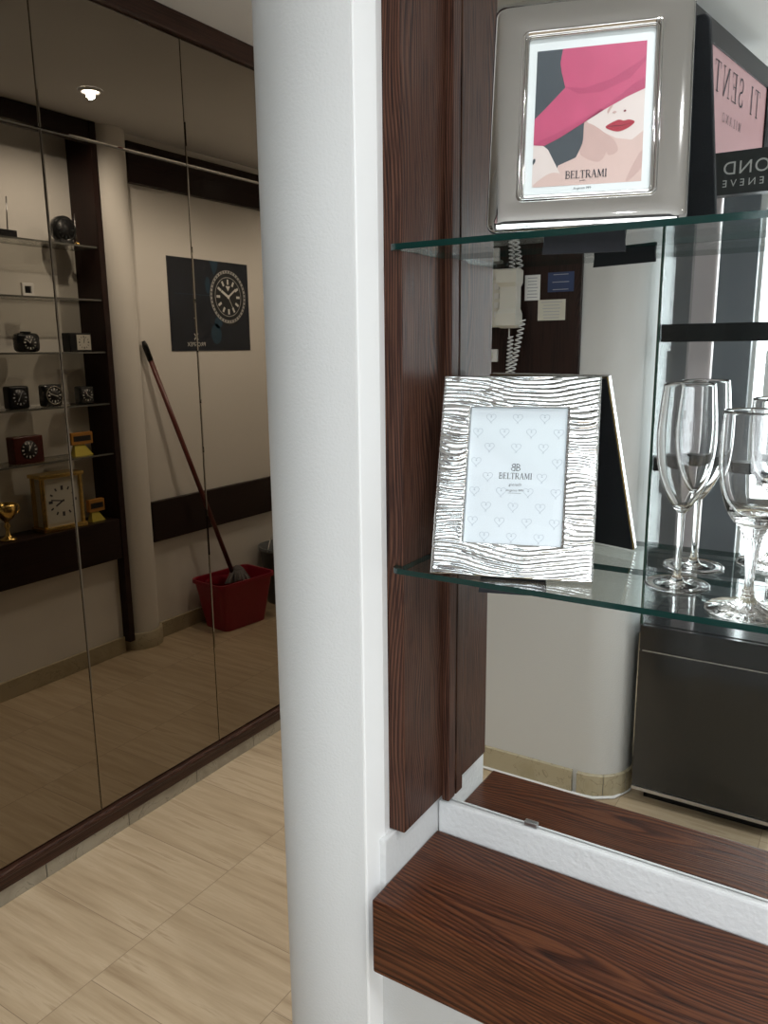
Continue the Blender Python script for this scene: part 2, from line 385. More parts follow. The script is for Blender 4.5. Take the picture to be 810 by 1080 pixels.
# long wall carrying the bronze mirrors
b = B(M['corridor_wall']); b.box(-2.05, XM - .008, -2.0, 5.0, 0, CEIL); struct(b.build('wall_mirrored'))
b = B(M['plinth'], M['groove'])
yy = -0.3
while yy < 4.6:
    b.box(XM - .009, -1.925, yy, yy + .2972, 0, .046, .0012); yy += .30
b.box(XM - .009, -1.9275, -.3, 4.6, 0, .044, 0, 1)
struct(b.build('baseboard_mirrored'))
b = B(M['wood_rail']); b.box(XM - .009, -1.921, -.3, 4.6, .046, .098, .006, 0, 3); b.box(XM - .009, -1.917, -.3, 4.6, .080, .094, .004)
struct(b.build('trim_1'))
b = B(M['wood_rail']); b.box(XM - .009, -1.918, -.3, 4.6, 2.437, CEIL, .004)
struct(b.build('trim_2'))
# far walls
b = B(M['corridor_wall']); b.box(-2.0, 2.2, 4.6, 4.7, 0, CEIL); struct(b.build('wall_corridor_end'))
b = B(M['plaster']); b.box(2.1, 2.2, -2.0, 5.0, 0, CEIL); struct(b.build('wall_shop_side'))
# shop front with the window opening: opening X -0.54..1.75, Z 0.50..2.20
b = B(M['graphite'])
b.box(-2.0, -.56, -2.0, -1.88, 0, CEIL); b.box(1.75, 2.2, -2.0, -1.88, 0, CEIL)
b.box(-.56, 1.75, -2.0, -1.88, 0, .45); b.box(-.56, 1.75, -2.0, -1.88, 2.25, CEIL)
struct(b.build('wall_shopfront'))

# partition: rounded corner pier, niche side and back
def bullnose(cx, cy, r, a0, a1, n=28):
    return [(cx + r * math.cos(math.radians(a0 + (a1 - a0) * k / n)), cy + r * math.sin(math.radians(a0 + (a1 - a0) * k / n))) for k in range(n + 1)]
pier = [(-.605, 1.20), (-.735, 1.20), (-.765, 1.10)] + bullnose(-.69, .98, .11, 142, 317, 40)
pier += [(-.609, .9075), (-.612, .960)]
b = B(M['plaster']); b.prism(pier, 0, CEIL)
o = struct(b.build('wall_pier'))
for p in o.data.polygons: p.use_smooth = abs(p.normal.z) < .5
o.data.set_sharp_from_angle(angle=math.radians(20))
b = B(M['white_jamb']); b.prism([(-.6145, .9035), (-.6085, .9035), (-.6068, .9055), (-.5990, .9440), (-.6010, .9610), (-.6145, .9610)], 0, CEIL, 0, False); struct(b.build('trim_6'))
b = B(M['plaster']); b.box(-.606, 1.2, YM + .010, 1.21, 0, CEIL); struct(b.build('wall_niche_back'))
# plaster below the post and behind the ledge
b = B(M['plaster_rough'])
b.box(-.588, .75, 1.102, YM + .03, .50, .729, .004)
struct(b.build('wall_niche_upstand'))
b = B(M['plaster_rough']); b.box(-.64, -.5905, .932, YM + .02, .50, .747, .003); struct(b.build('wall_niche_side'))
b = B(M['plaster']); b.box(-.62, .75, .935, YM + .02, 0, .5425, .003); struct(b.build('wall_niche_base'))
b = B(M['plaster']); b.box(.70, .85, .93, 1.2, 0, CEIL); struct(b.build('wall_niche_end'))

# corridor side of the partition: clock niche, second rounded pier, poster wall
b = B(M['corridor_wall'])
b.box(-.598, -.50, 1.20, 2.60, 0, CEIL)
struct(b.build('wall_clock_niche'))
b = B(M['corridor_wall']); b.box(-.765, -.598, 1.15, 1.30, 0, CEIL); struct(b.build('wall_clock_niche_end'))
b = B(M['corridor_wall']); b.box(-.725, -.598, 1.30, 2.507, 0, .50); struct(b.build('wall_under_clocks'))
b = B(M['corridor_wall'])
b.prism(bullnose(-.688, 2.642, .10, 60, 300, 30) + [(-.55, 2.545), (-.55, 2.74)], 0, CEIL)
o = struct(b.build('wall_round_pier'))
for p in o.data.polygons: p.use_smooth = abs(p.normal.z) < .5
o.data.set_sharp_from_angle(angle=math.radians(30))
b = B(M['corridor_wall']); b.box(-.725, -.60, 2.72, 4.6, 0, CEIL); struct(b.build('wall_poster'))
b = B(M['wood_dark']); b.box(-.755, -.724, 2.725, 4.6, .528, .738, .004); struct(b.build('trim_3'))
b = B(M['wood_dark']); b.box(-.757, -.724, 2.725, 4.6, 2.277, 2.462, .004); struct(b.build('trim_4'))
b = B(M['beige_plinth']); b.box(-.738, -.72, 2.735, 4.6, 0, .085, .003)
struct(b.build('baseboard_poster'))
b = B(M['beige_plinth'])
b.loops([[Vector((x, y, z)) for (x, y) in bullnose(-.688, 2.642, rr, 70, 262, 30)] for rr, z in ((.116, 0), (.116, .083), (.112, .086), (.099, .086))], closed=False, smooth=True)
struct(b.build('baseboard_round_pier'))
b = B(M['beige_plinth']); b.box(-.738, -.722, 1.301, 2.507, 0, .085, .003); struct(b.build('baseboard_clock_niche'))

# wall behind the camera with a rounded end (seen in the clear mirror)
nib = [(-1.93, -.46), (-1.93, -.20)] + bullnose(-.745, -.33, .13, 90, -90, 30)
b = B(M['plaster']); b.prism(nib, 0, CEIL); o = struct(b.build('wall_phone'))
for p in o.data.polygons: p.use_smooth = abs(p.normal.z) < .5
o.data.set_sharp_from_angle(angle=math.radians(30))
b = B(M['beige_plinth'])
b.box(-1.93, -1.20, -.205, -.186, 0, .085, .002); b.box(-1.198, -.775, -.205, -.186, 0, .085, .002)
for k in range(5):
    a0 = 93 - k * 36; L = []
    for rr, z in ((.142, 0), (.144, .003), (.144, .082), (.141, .085), (.128, .085)):
        L.append([Vector((x, y, z)) for (x, y) in bullnose(-.750, -.33, rr, a0, a0 - 35.2, 5)])
    b.loops(L, closed=False, smooth=False)
struct(b.build('baseboard_phone'))
b = B(M['white_plastic2']); b.tube([(-1.9, -.183, .006), (-.78, -.183, .006), (-.70, -.19, .006), (-.64, -.23, .006), (-.610, -.30, .006), (-.606, -.4, .006)], .005, 8)
struct(b.build('trim_5'))

# shop window: frame, glass, street beyond
fr = B(M['white_plastic2'])
for x0, x1, z0, z1 in ((-.56, -.53, .45, 2.25), (1.72, 1.75, .45, 2.25), (-.53, 1.72, .45, .48), (-.53, 1.72, 2.22, 2.25), (.55, .58, .48, 2.22)):
    fr.box(x0, x1, -1.97, -1.90, z0, z1, .003)
wf = struct(fr.build('window_1'))
g = B(M['pane']); g.box(-.53, 1.72, -1.942, -1.936, .48, 2.22); g.build('window_pane', wf)
b = B(M['street']); b.box(-6, 6, -9, -2.2, -.06, -.02); struct(b.build('floor_street'))

# ================================================================== NICHE: post, ledge, mirror, shelves
t = thing('wooden_post', 'tall dark oak board lining the shelf niche beside the white rounded pier', 'post', (-.589, 1.03, .748))
b = B(M['wood_post']); b.box(-.6055, -.5735,   .962, 1.110, .748, CEIL - .002, .0035, 0, 3); b.build('board', t, None).location = (.589, -1.03, -.748)
b = B(M['wood_post']); b.box(-.5735, -.5600, 1.086, 1.110, .742, CEIL - .002, .002); b.build('batten', t, None).location = (.589, -1.03, -.748)

b = B(M['wood_bench']); b.box(-.590, .69, .889, 1.101, .543, .672, .005, 0, 3)
tag(b.build('wooden_ledge', None, (0, 1.0, .543)), 'thick reddish brown oak ledge along the bottom of the shelf niche', 'ledge')

t = thing('wall_mirror', 'clear mirror behind the glass shelves, reflecting the shop', 'mirror', (.0, YM, .731))
b = B(M['mirror'], M['mirror_edge'])
fs = b.box(-.5720, .69, YM, YM + .005, .731, CEIL - .005)
for f in fs:
    if abs(f.normal.y) < .5: f.material_index = 1
b.build('mirror_glass', t, None).location = (0, -YM, -.731)
b = B(M['steel'])
b.box(-.432, -.410, YM - .005, YM - .0005, .7295, .738, .0015); b.build('clip', t, None).location = (0, -YM, -.731)

def glass_shelf(z, label):
    x0, x1, y0, y1, th = -.5725, .695, .944, 1.086, .008
    b = B(M['shelf_glass'], M['shelf_edge'])
    r = .012
    poly = [(x0 - .012, y0 + r)] + [(x0 - .012 + r - r * math.cos(a), y0 + r - r * math.sin(a)) for a in [PI / 2 * k / 6 for k in range(1, 6)]] + [(x0 - .012 + r, y0), (x1, y0), (x1, YM - .001), (-.5585, YM - .001), (-.5585, 1.0845), (-.5725, 1.0845), (-.5725, .9605), (x0 - .012, .9605)]
    fs = b.prism(poly, z - th, z)
    b.bm.normal_update()
    for f in fs:
        if abs(f.normal.z) < .5: f.material_index = 1
    t = thing('glass_shelf', label, 'shelf', (0, 1.03, z - th))
    b.build('glass_sheet', t).location = (0, -1.03, -(z - th))
    return t
SH_UP, SH_LO = 1.636, 1.187
glass_shelf(SH_UP, 'clear glass shelf with green edge carrying the smooth silver frame')
glass_shelf(SH_LO, 'clear glass shelf with green edge carrying the ribbed frame and stemmed glasses')

# ---------------------------------------------------------------- picture frames
def rrect(w, h, inset, r, y, n=6):
    """rounded rectangle loop in the frame's local XZ, at depth y (front is -y)"""
    pts = []; x0, x1, z0, z1 = inset, w - inset, inset, h - inset; r = max(r, .0004)
    for cx, cz, a in ((x1 - r, z0 + r, -90), (x1 - r, z1 - r, 0), (x0 + r, z1 - r, 90), (x0 + r, z0 + r, 180)):
        for k in range(n + 1):
            q = math.radians(a + 90 * k / n); pts.append(Vector((cx + r * math.cos(q), y, cz + r * math.sin(q))))
    return pts
def strut(t, w, h, depth, lean, raised):
    """support leaf hinged at the middle of the back and standing on the shelf"""
    zt = h * .62
    # shelf plane in local coordinates: z = -y*tan(lean) ; leaf foot
    foot_y = depth + .045
    foot_z = foot_y * math.tan(lean) * -1 - raised / math.cos(lean) + .0012
    b = B(M['velvet'])
    ww = w * .22
    b.loops([[Vector((w / 2 - ww * .6, depth, zt)), Vector((w / 2 + ww * .6, depth, zt)), Vector((w / 2 + ww * .6, depth + .003, zt)), Vector((w / 2 - ww * .6, depth + .003, zt))],
             [Vector((w / 2 - ww, foot_y - .003, foot_z)), Vector((w / 2 + ww, foot_y - .003, foot_z)), Vector((w / 2 + ww, foot_y, foot_z)), Vector((w / 2 - ww, foot_y, foot_z))]], True, True, True, 0, False)
    b.build('support_leaf', t)

# smooth silver frame
W1, H1, L1 = .234, .279, .21
RAISE1 = .0024
t = thing('photo_frame', 'smooth polished silver frame with a print of a woman in a magenta hat', 'photo frame', (-.438, .940, SH_UP + RAISE1), (-L1, 0, .30))
ix, iz = .0385, .0385
mgx, mgz = .0385, .0385
def rr2(fx, r, y): return rrect(W1, H1, fx, r, y)
b = B(M['silver'])
prof = [(.0030, .011, .0050), (0.0004, .012, .0040), (0.0, .012, .0030), (.0012, .0115, .0015), (.004, .011, .000), (.008, .010, -.0012), (.018, .009, -.0022), (.030, .008, -.0022), (.0345, .008, -.0012), (.0352, .008, -.0012),
        (.0360, .0075, -.0030), (.0375, .007, -.0036), (.0388, .006, -.0028), (.0395, .0055, .0005), (.0410, .005, .0008), (.0420, .0045, -.0012), (.0430, .004, -.0004), (.0436, .004, .004)]
b.loops([rr2(i, r, y) for i, r, y in prof])
b.loops([rr2(.0030, .011, .0050), rr2(.0436, .004, .0050)], smooth=False)
b.build('moulding', t)
b = B(M['velvet']); b.loops([rr2(.0004, .012, .0030), rr2(-.0003, .012, .0032), rr2(-.0003, .012, .0070), rr2(.0010, .012, .0084)], True, False, True, 0, False); b.build('back_board', t)
# print: white margin, slate ground, magenta hat, face, lips, neck, shoulders
px0, px1, pz0, pz1 = .0425, W1 - .0425, .0425, H1 - .0425
PMATS = ['paper_white', 'pic_bg', 'pic_hat', 'pic_hat2', 'pic_skin', 'pic_skin2', 'pic_skin3', 'pic_lip', 'pic_lip2', 'ink']
b = B(*[M[k] for k in PMATS])
pw, ph = px1 - px0, pz1 - pz0
b.box(px0 - .001, px1 + .001, .0046, .0060, pz0 - .001, pz1 + .001, 0, 0)
ax0, ax1, az0, az1 = px0 + pw * .070, px1 - pw * .070, pz0 + ph * .060, pz1 - ph * .080
def P1(layer):
    def put(u, v): return Vector((ax0 + u * (ax1 - ax0), .0046 - .00006 * layer, az0 + v * (az1 - az0)))
    return put
def smooth_poly(pts, n=6):
    out = []; N = len(pts)
    for k in range(N):
        p0, p1, p2, p3 = (Vector(pts[(k + d) % N]) for d in (-1, 0, 1, 2))
        for j in range(n):
            s = j / n
            out.append(.5 * ((2 * p1) + (p2 - p0) * s + (2 * p0 - 5 * p1 + 4 * p2 - p3) * s * s + (3 * p1 - p0 - 3 * p2 + p3) * s ** 3))
    return [(min(1, max(0, q.x)), min(1, max(0, q.y))) for q in out]
def patch(pts, layer, mi, sm=0):
    if sm: pts = smooth_poly(pts, sm)
    q = P1(layer); clean = []
    for p in pts:
        if not clean or (Vector(p) - Vector(clean[-1])).length > 1e-4: clean.append(p)
    b.flat([q(*p) for p in clean], mi)
patch([(0, 0), (1, 0), (1, 1), (0, 1)], 1, 1)
patch([(.18, 0), (1, 0), (1, .70), (.72, .62), (.47, .47), (.46, .30), (.40, .20), (.24, .15)], 2, 4)                      # neck and chest
patch([(.47, .47), (.46, .32), (.44, .22), (.62, .16), (.70, .30), (.62, .40), (.55, .46)], 3, 5, 5)                           # shade of the neck as printed
patch([(.47, .47), (.62, .58), (.80, .64), (1, .70), (1, .36), (.90, .30), (.76, .32), (.64, .37), (.53, .42)], 4, 6)      # lower face
patch([(0, .0), (.30, .0), (.26, .09), (.20, .18), (.14, .27), (.08, .31), (0, .32)], 5, 6)                                 # raised shoulder
patch([(.02, .0), (.34, .0), (.30, .07), (.20, .10), (.10, .07)], 6, 4, 5)
patch([(.24, 1), (.22, .90), (.235, .83), (.26, .76), (.275, .715), (.20, .655), (.10, .575), (0, .50), (0, .31), (.10, .30), (.24, .35), (.44, .44), (.64, .53), (.84, .61), (1, .66), (1, 1)], 7, 2)   # hat
patch([(.27, .72), (.45, .70), (.70, .75), (.95, .86), (1, .90), (1, .86), (.86, .74), (.60, .66), (.40, .66)], 8, 3)       # crease of the crown
patch([(0, .31), (.10, .30), (.24, .35), (.44, .44), (.64, .53), (.60, .54), (.38, .45), (.20, .38), (.06, .34)], 9, 3)
patch([(.90, .70), (1, .74), (1, .66), (.84, .61), (.64, .53), (.44, .44), (.62, .545), (.78, .625)], 9, 3)
patch([(.50, .44), (.56, .36), (.66, .26), (.70, .20), (.78, .23), (.74, .31), (.66, .36), (.58, .41)], 6, 5, 4)
patch([(.86, .0), (1, .10), (1, .22), (.93, .14)], 6, 5, 4)
patch([(.66, .405), (.72, .435), (.78, .450), (.82, .440), (.87, .445), (.92, .425), (.86, .385), (.78, .365), (.71, .378)], 10, 7, 5)
patch([(.66, .405), (.74, .412), (.80, .408), (.92, .425), (.80, .400), (.74, .402)], 11, 8)
patch([(.715, .505), (.735, .515), (.755, .507), (.735, .497)], 12, 5, 4)
patch([(.815, .510), (.830, .518), (.840, .508), (.825, .502)], 12, 8, 4)
patch([(.68, .50), (.70, .53), (.72, .555), (.70, .555), (.67, .52)], 12, 5, 4)
patch([(0, .20), (.02, .21), (.025, .19), (.01, .17), (0, .17)], 12, 1, 4)
pr = b.build('print', t)
b = B(M['ink'])
serif_text(b, 'BELTRAMI', P1(14).__call__ if False else (lambda x, y: Vector((ax0 + x, .0046 - .0009, az0 + y))), (ax1 - ax0) * .50, .0080, .0092, 0.02, 1.2)
plain_text(b, 'gioielli', lambda x, y: Vector((ax0 + x, .0046 - .0009, az0 + y)), (ax1 - ax0) * .47, .0042, .0018)
plain_text(b, 'Argento 999', lambda x, y: Vector((ax0 + x, .0046 - .0003, az0 + y)), (ax1 - ax0) * .47, -.0052, .0028)
b.build('lettering', pr)
b = B(M['pane']); b.loops([rr2(.0405, .004, .0032), rr2(.0405, .004, .0036)], True, True, True, 0, False); b.build('glass_pane', t)
strut(t, W1, H1, .0092, L1, RAISE1)

# ribbed silver frame
W2, H2, L2 = .2205, .284, .335
RAISE2 = .0034
t = thing('photo_frame', 'silver frame with rippling ridges around a pale print of small hearts', 'photo frame', (-.5155, .9395, SH_LO + RAISE2), (-L2, 0, .295))
a0, a1, c0, c1 = .0425, .1775, .0455, .2395
b = B(M['silver_bright'])
def lines(lo, hi, n, marks):
    v = sorted(set([lo + (hi - lo) * k / n for k in range(n + 1)])); 
    for mk in marks:
        k = min(range(len(v)), key=lambda i: abs(v[i] - mk)); v[k] = mk
    return v
XS = lines(0, W2, 84, (a0, a1)); ZS = lines(0, H2, 330, (c0, c1))
def ripple(x, z):
    edge = min(x, W2 - x, z, H2 - z)
    wv = .017 * noise.noise(Vector((x * 7.0, z * 11.0, 1.7))) + .005 * math.sin(x * 17 + z * 21) + .002 * noise.noise(Vector((x * 24, z * 22, 5.1)))
    side = (x < a0 or x > a1) and c0 < z < c1
    if side: wv += .010 * noise.noise(Vector((x * 18, z * 20, 9.3)))
    ph = (z + wv) / .0056
    k = math.floor(ph); fr_ = ph - k
    amp = .0024 * (.35 + 1.3 * abs(noise.noise(Vector((k * 1.31, x * 12, 2.0)))))
    h_ = amp * (math.sin(PI * fr_)) ** .7
    h_ += .0005 * noise.noise(Vector((x * 35, z * 420, 3.3)))
    return h_ * min(1, edge / .002 + .2)
vg = {}
def gv(i, j):
    if (i, j) not in vg: vg[(i, j)] = b.bm.verts.new(Vector((XS[i], -ripple(XS[i], ZS[j]) - .0015, ZS[j])))
    return vg[(i, j)]
bound = []
for i in range(len(XS) - 1):
    for j in range(len(ZS) - 1):
        xm, zm = (XS[i] + XS[i + 1]) / 2, (ZS[j] + ZS[j + 1]) / 2
        if a0 < xm < a1 and c0 < zm < c1: continue
        f = b.bm.faces.new((gv(i, j), gv(i + 1, j), gv(i + 1, j + 1), gv(i, j + 1))); f.smooth = True
be = [e for e in b.bm.edges if e.is_boundary]
ext = bmesh.ops.extrude_edge_only(b.bm, edges=be)
for v in [g_ for g_ in ext['geom'] if isinstance(g_, bmesh.types.BMVert)]: v.co.y = .0050
b.build('moulding', t)
def R2(i, y): return [Vector((i, y, i)), Vector((W2 - i, y, i)), Vector((W2 - i, y, H2 - i)), Vector((i, y, H2 - i))]
b = B(M['velvet']); b.loops([R2(.0014, .0052), R2(.0014, .0088)], True, True, True, 0, False); b.build('back_board', t)
b = B(M['gold']); b.loops([R2(.0014, .0051), R2(.0004, .0054), R2(.0004, .0064), R2(.0014, .0066)], True, False, False, 0, False); b.build('back_rim', t)
b = B(M['paper'], M['ink_light'], M['ink_grey'])
b.box(a0 + .0005, a1 - .0005, .0040, .0055, c0 + .0005, c1 - .0005)
def P2(x, y): return Vector((a0 + x, .0040 - .00012, c0 + y))
aw, ah = a1 - a0, c1 - c0
def heart(cx, cy, s):
    pts = []
    for k in range(25):
        a = 2 * PI * k / 24
        pts.append((cx + s * .0625 * 16 * math.sin(a) ** 3 * .5, cy + s * .0625 * (13 * math.cos(a) - 5 * math.cos(2 * a) - 2 * math.cos(3 * a) - math.cos(4 * a)) * .5))
    inn = [p for p in pts if a0 + .002 < a0 + p[0] < a1 - .002]
    ribbon(b, pts, .00045, P2, 1) if len(inn) == len(pts) else None
    ribbon(b, [(cx - .0009, cy + .0008), (cx + .0009, cy + .0008)], .0011, P2, 1)
    ribbon(b, [(cx - .0012, cy - s * .62), (cx, cy - s * .52), (cx + .0012, cy - s * .62)], .0004, P2, 1)
for row in range(9):
    y = ah * (.925 - row * .1085); odd = row % 2
    for k in range(4 if odd else 3):
        x = aw * ((.085 + .277 * k) if odd else (.215 + .277 * k))
        if .40 < y / ah < .62 and .27 < x / aw < .73: continue
        if y > .004 + .006: heart(x, y, .0135)
pr = b.build('print', t)
b = B(M['ink'])
P2b = lambda x, y: Vector((a0 + x, .0040 - .0003, c0 + y))
serif_text(b, 'BELTRAMI', P2b, aw * .5, ah * .475, .0085, 0.03, 1.1)
plain_text(b, 'gioielli', P2b, aw * .5, ah * .425, .0038, 0, 1.15, True, .2)
plain_text(b, 'Argento 999', P2b, aw * .5, ah * .385, .0030, 0, 1.05)
ribbon(b, [(aw * .5 - .009, ah * .372), (aw * .5 + .009, ah * .372)], .0004, P2b)
for sgn in (-1, 1):                                    # the two bows of the emblem, back to back
    cx_ = aw * .5
    ribbon(b, [(cx_ + sgn * .0012, ah * .535), (cx_ + sgn * .0012, ah * .585)], .0011, P2b)
    for cz_, rx_, rz_ in ((ah * .573, .0040, ah * .012), (ah * .548, .0050, ah * .013)):
        ribbon(b, [(cx_ + sgn * .0012 + sgn * rx_ * math.cos(a), cz_ + rz_ * math.sin(a)) for a in [-PI / 2 + PI * k / 12 for k in range(13)]], .0009, P2b)
b.build('lettering', pr)
b = B(M['pane']); b.box(a0, a1, .0020, .0026, c0, c1); b.build('glass_pane', t)
strut(t, W2, H2, .0090, L2, RAISE2)

# ---------------------------------------------------------------- stemmed glasses
def catmull(pts, n=5):
    out = []
    P = [pts[0]] + list(pts) + [pts[-1]]
    for k in range(1, len(P) - 2):
        for j in range(n):
            s = j / n; q = []
            for d in (0, 1):
                p0, p1, p2, p3 = P[k - 1][d], P[k][d], P[k + 1][d], P[k + 2][d]
                q.append(.5 * (2 * p1 + (p2 - p0) * s + (2 * p0 - 5 * p1 + 4 * p2 - p3) * s * s + (3 * p1 - p0 - 3 * p2 + p3) * s ** 3))
            out.append((max(q[0], .0003), q[1]))
    out.append(pts[-1]); return out
t = thing('champagne_flute', 'plain tall tulip flute of clear glass on a thin smooth stem', 'wine glass', (-.209, 1.060, SH_LO + .0006))
b = B(M['glass']); b.lathe([(.0005, .0002), (.036, .0002), (.0404, .0004), (.0415, .0014), (.0408, .0025), (.0394, .0026), (.0380, .0020)] + catmull([(.026, .0022), (.014, .0034), (.0085, .0070), (.0052, .016), (.0042, .030), (.0040, .060), (.0043, .090), (.0052, .0985)], 4), n=56, cap0=True, cap1=True); b.build('stem_and_foot', t)
b = B(M['glass'])
outer = catmull([(.0052, .0986), (.010, .1035), (.0185, .117), (.0275, .138), (.0335, .162), (.0362, .188), (.0358, .212), (.0335, .240), (.0308, .2645)], 5)
inner = catmull([(.0300, .2645), (.0326, .240), (.0349, .212), (.0352, .188), (.0324, .162), (.0262, .138), (.0170, .1185), (.008, .1068), (.0004, .1045)], 5)
b.lathe(outer + [(.0304, .2650)] + inner, n=56, cap0=True, cap1=True); b.build('bowl', t)
t = thing('crystal_goblet', 'crystal goblet with ribbed knop, fluted stem and scalloped foot', 'wine glass', (-.114, .992, SH_LO + .0006))
b = B(M['glass'])
def flute(t_, z): return 1 + (.012 * math.cos(16 * t_) if z < .004 else .05 * math.cos(16 * t_) if z < .020 else .09 * math.cos(8 * t_ + z * 60) if z < .090 else .02 * math.cos(16 * t_))
b.lathe([(.0005, .0003), (.044, .0003), (.0480, .0010), (.0482, .0020), (.0470, .0028)] + catmull([(.038, .0044), (.026, .0070), (.014, .0115), (.0078, .0170), (.0058, .0225)], 4) + catmull([(.0072, .0245), (.0052, .028), (.0050, .042), (.0060, .060), (.0078, .078), (.0090, .088)], 4)
        + [(.0104, .0892), (.0110, .0906), (.0102, .0922), (.0122, .0936), (.0128, .0952), (.0118, .0968), (.0142, .0982), (.0150, .0998), (.0142, .1014), (.0168, .1030), (.0176, .1045)], n=80, mod=flute, cap0=True, cap1=True); b.build('stem_and_foot', t)
b = B(M['glass'])
outer = catmull([(.0176, .1047), (.0225, .108), (.0300, .119), (.0370, .138), (.0418, .162), (.0438, .188), (.0436, .214), (.0425, .238)], 5)
inner = catmull([(.0414, .238), (.0424, .214), (.0424, .188), (.0404, .162), (.0352, .139), (.0270, .1225), (.0180, .1165), (.0004, .1155)], 5)
b.lathe(outer + [(.0419, .2386)] + inner, n=56, cap0=True, cap1=True); b.build('bowl', t)

# ================================================================== BRONZE MIRROR WALL
JY = [.37, .89, 1.41, 1.93, 2.45, 2.97]; JZ = [.098, 2.07, 2.437]
where = {0: 'nearest the shop', 1: 'beside it, second in the row', 2: 'third in the row, facing the clock shelves', 3: 'fourth in row, ending behind the white pier', 4: 'last in the row, behind the white pier'}
for i in range(5):
    for j in range(2):
        y0, y1, z0, z1 = JY[i] + .001, JY[i + 1] - .001, JZ[j] + .001, JZ[j + 1] - .001
        bv = .0034; x1_ = XM; x0_ = XM - .006
        b = B(M['bronze_mirror'])
        L = [[Vector((x, yy_, zz_)) for yy_, zz_ in ((y0 + q, z0 + q), (y1 - q, z0 + q), (y1 - q, z1 - q), (y0 + q, z1 - q))] for x, q in ((x0_, 0), (x1_ - .0016, 0), (x1_, bv))]
        b.loops(L, True, True, True, 0, False)
        lab = ('tall bronze mirror panel, ' if j == 0 else 'short bronze mirror panel under ceiling, ') + where[i]
        tag(b.build('mirror_panel', None, (XM, (y0 + y1) / 2, z0)), lab, 'mirror', 'bronze mirror panels on the long wall')

# ================================================================== CLOCK NICHE (seen in the bronze mirrors)
t = thing('wooden_post', 'very dark upright board closing the clock niche beside the round pier', 'post', (-.68, 2.525, 0))
b = B(M['wood_darkz']); b.box(-.772, -.5975, 2.508, 2.541, .06, CEIL - .003, .003); b.build('board', t).location = (.68, -2.525, 0)
b = B(M['wood_dark']); b.box(-.768, -.598, 1.301, 2.5075, .50, .698, .004)
tag(b.build('wooden_ledge', None, (-.68, 1.9, .50)), 'deep black brown ledge under the clock shelves', 'ledge')
b = B(M['wood_dark']); b.box(-.768, -.748, 1.301, 2.5075, 2.40, CEIL - .003, .003)
tag(b.build('wooden_valance', None, (-.758, 1.9, 2.40)), 'dark wooden valance over the clock shelves', 'valance')
ZC = [1.965, 1.732, 1.497, 1.258, 1.021]
names = ['topmost glass shelf of the clock niche, with the round black clock', 'glass shelf of the clock niche with the small white frame', 'glass shelf of the clock niche with the white faced box clock', 'glass shelf of the clock niche with three alarm clocks', 'lowest glass shelf of the clock niche, with the red brown clock']
for z, lab in zip(ZC, names):
    b = B(M['smoked_glass'], M['smoked_edge'])
    fs = b.box(-.762, -.5985, 1.302, 2.5065, z - .008, z)
    b.bm.normal_update()
    for f in fs:
        if abs(f.normal.z) < .5: f.material_index = 1
    tag(b.build('glass_shelf', None, (-.68, 1.9, z - .008)), lab, 'shelf', 'glass shelves in the clock niche')

# clocks face -X; local frame: x = reading direction (toward -Y), y = into the shelf (+X), z up
def clock_root(name, label, y, z, yaw=0.0, x=-.705, cat='clock', group='clocks in the niche'):
    return thing(name, label, cat, (x, y, z + .0005), (0, 0, -PI / 2 + yaw), group)
def dial(t, cx, cz, r, y, face, ink, square=None, hands=(0, 0), numerals=True, name='dial'):
    b = B(M[face], M[ink])
    if square: b.box(cx - square[0] / 2, cx + square[0] / 2, y - .0008, y + .002, cz - square[1] / 2, cz + square[1] / 2)
    else:
        mt = Matrix.Translation((cx, y, cz)) @ Matrix.Rotation(PI / 2, 4, 'X')
        b.lathe([(r, -.002), (r, .0008), (.0002, .0008)], n=32, mtx=mt)
    put = lambda u, v: Vector((cx + u, y - .0014, cz + v))
    if numerals:
        for k in range(12):
            a = k * PI / 6; s_, c_ = math.sin(a), math.cos(a); ln = .72 if k % 3 else .66
            ribbon(b, [(r * ln * s_, r * ln * c_), (r * .88 * s_, r * .88 * c_)], r * (.10 if k % 3 else .16), put, 1)
    d = b.build(name, t); b = B(M[ink])
    for ang, ln, wd in ((hands[0], .5, .10), (hands[1], .74, .07)):
        a = math.radians(ang); ribbon(b, [(-r * .1 * math.sin(a), -r * .1 * math.cos(a)), (r * ln * math.sin(a), r * ln * math.cos(a))], r * wd, put, 1)
    b.build('hands', d)
    return d
def block_clock(label, y, z, w, h, d, case, face, ink, bev, square=None, hands=(320, 60), r=None, yaw=0.0, feet=False, off=0.0):
    t = clock_root('alarm_clock', label, y, z, yaw)
    b = B(M[case]); b.box(-w / 2, w / 2, -d / 2, d / 2, .002 if feet else 0, h, bev, 0, 4); smooth_all(b.build('case', t)).data.set_sharp_from_angle(angle=math.radians(35))
    dial(t, off, h / 2, r or h * .40, -d / 2 - .0006, face, ink, square, hands)
    if feet:
        for s_ in (-1, 1):
            b = B(M['black']); b.box(s_ * w * .32 - .006, s_ * w * .32 + .006, -d * .3, d * .3, 0, .004); b.build('foot', t)
    return t
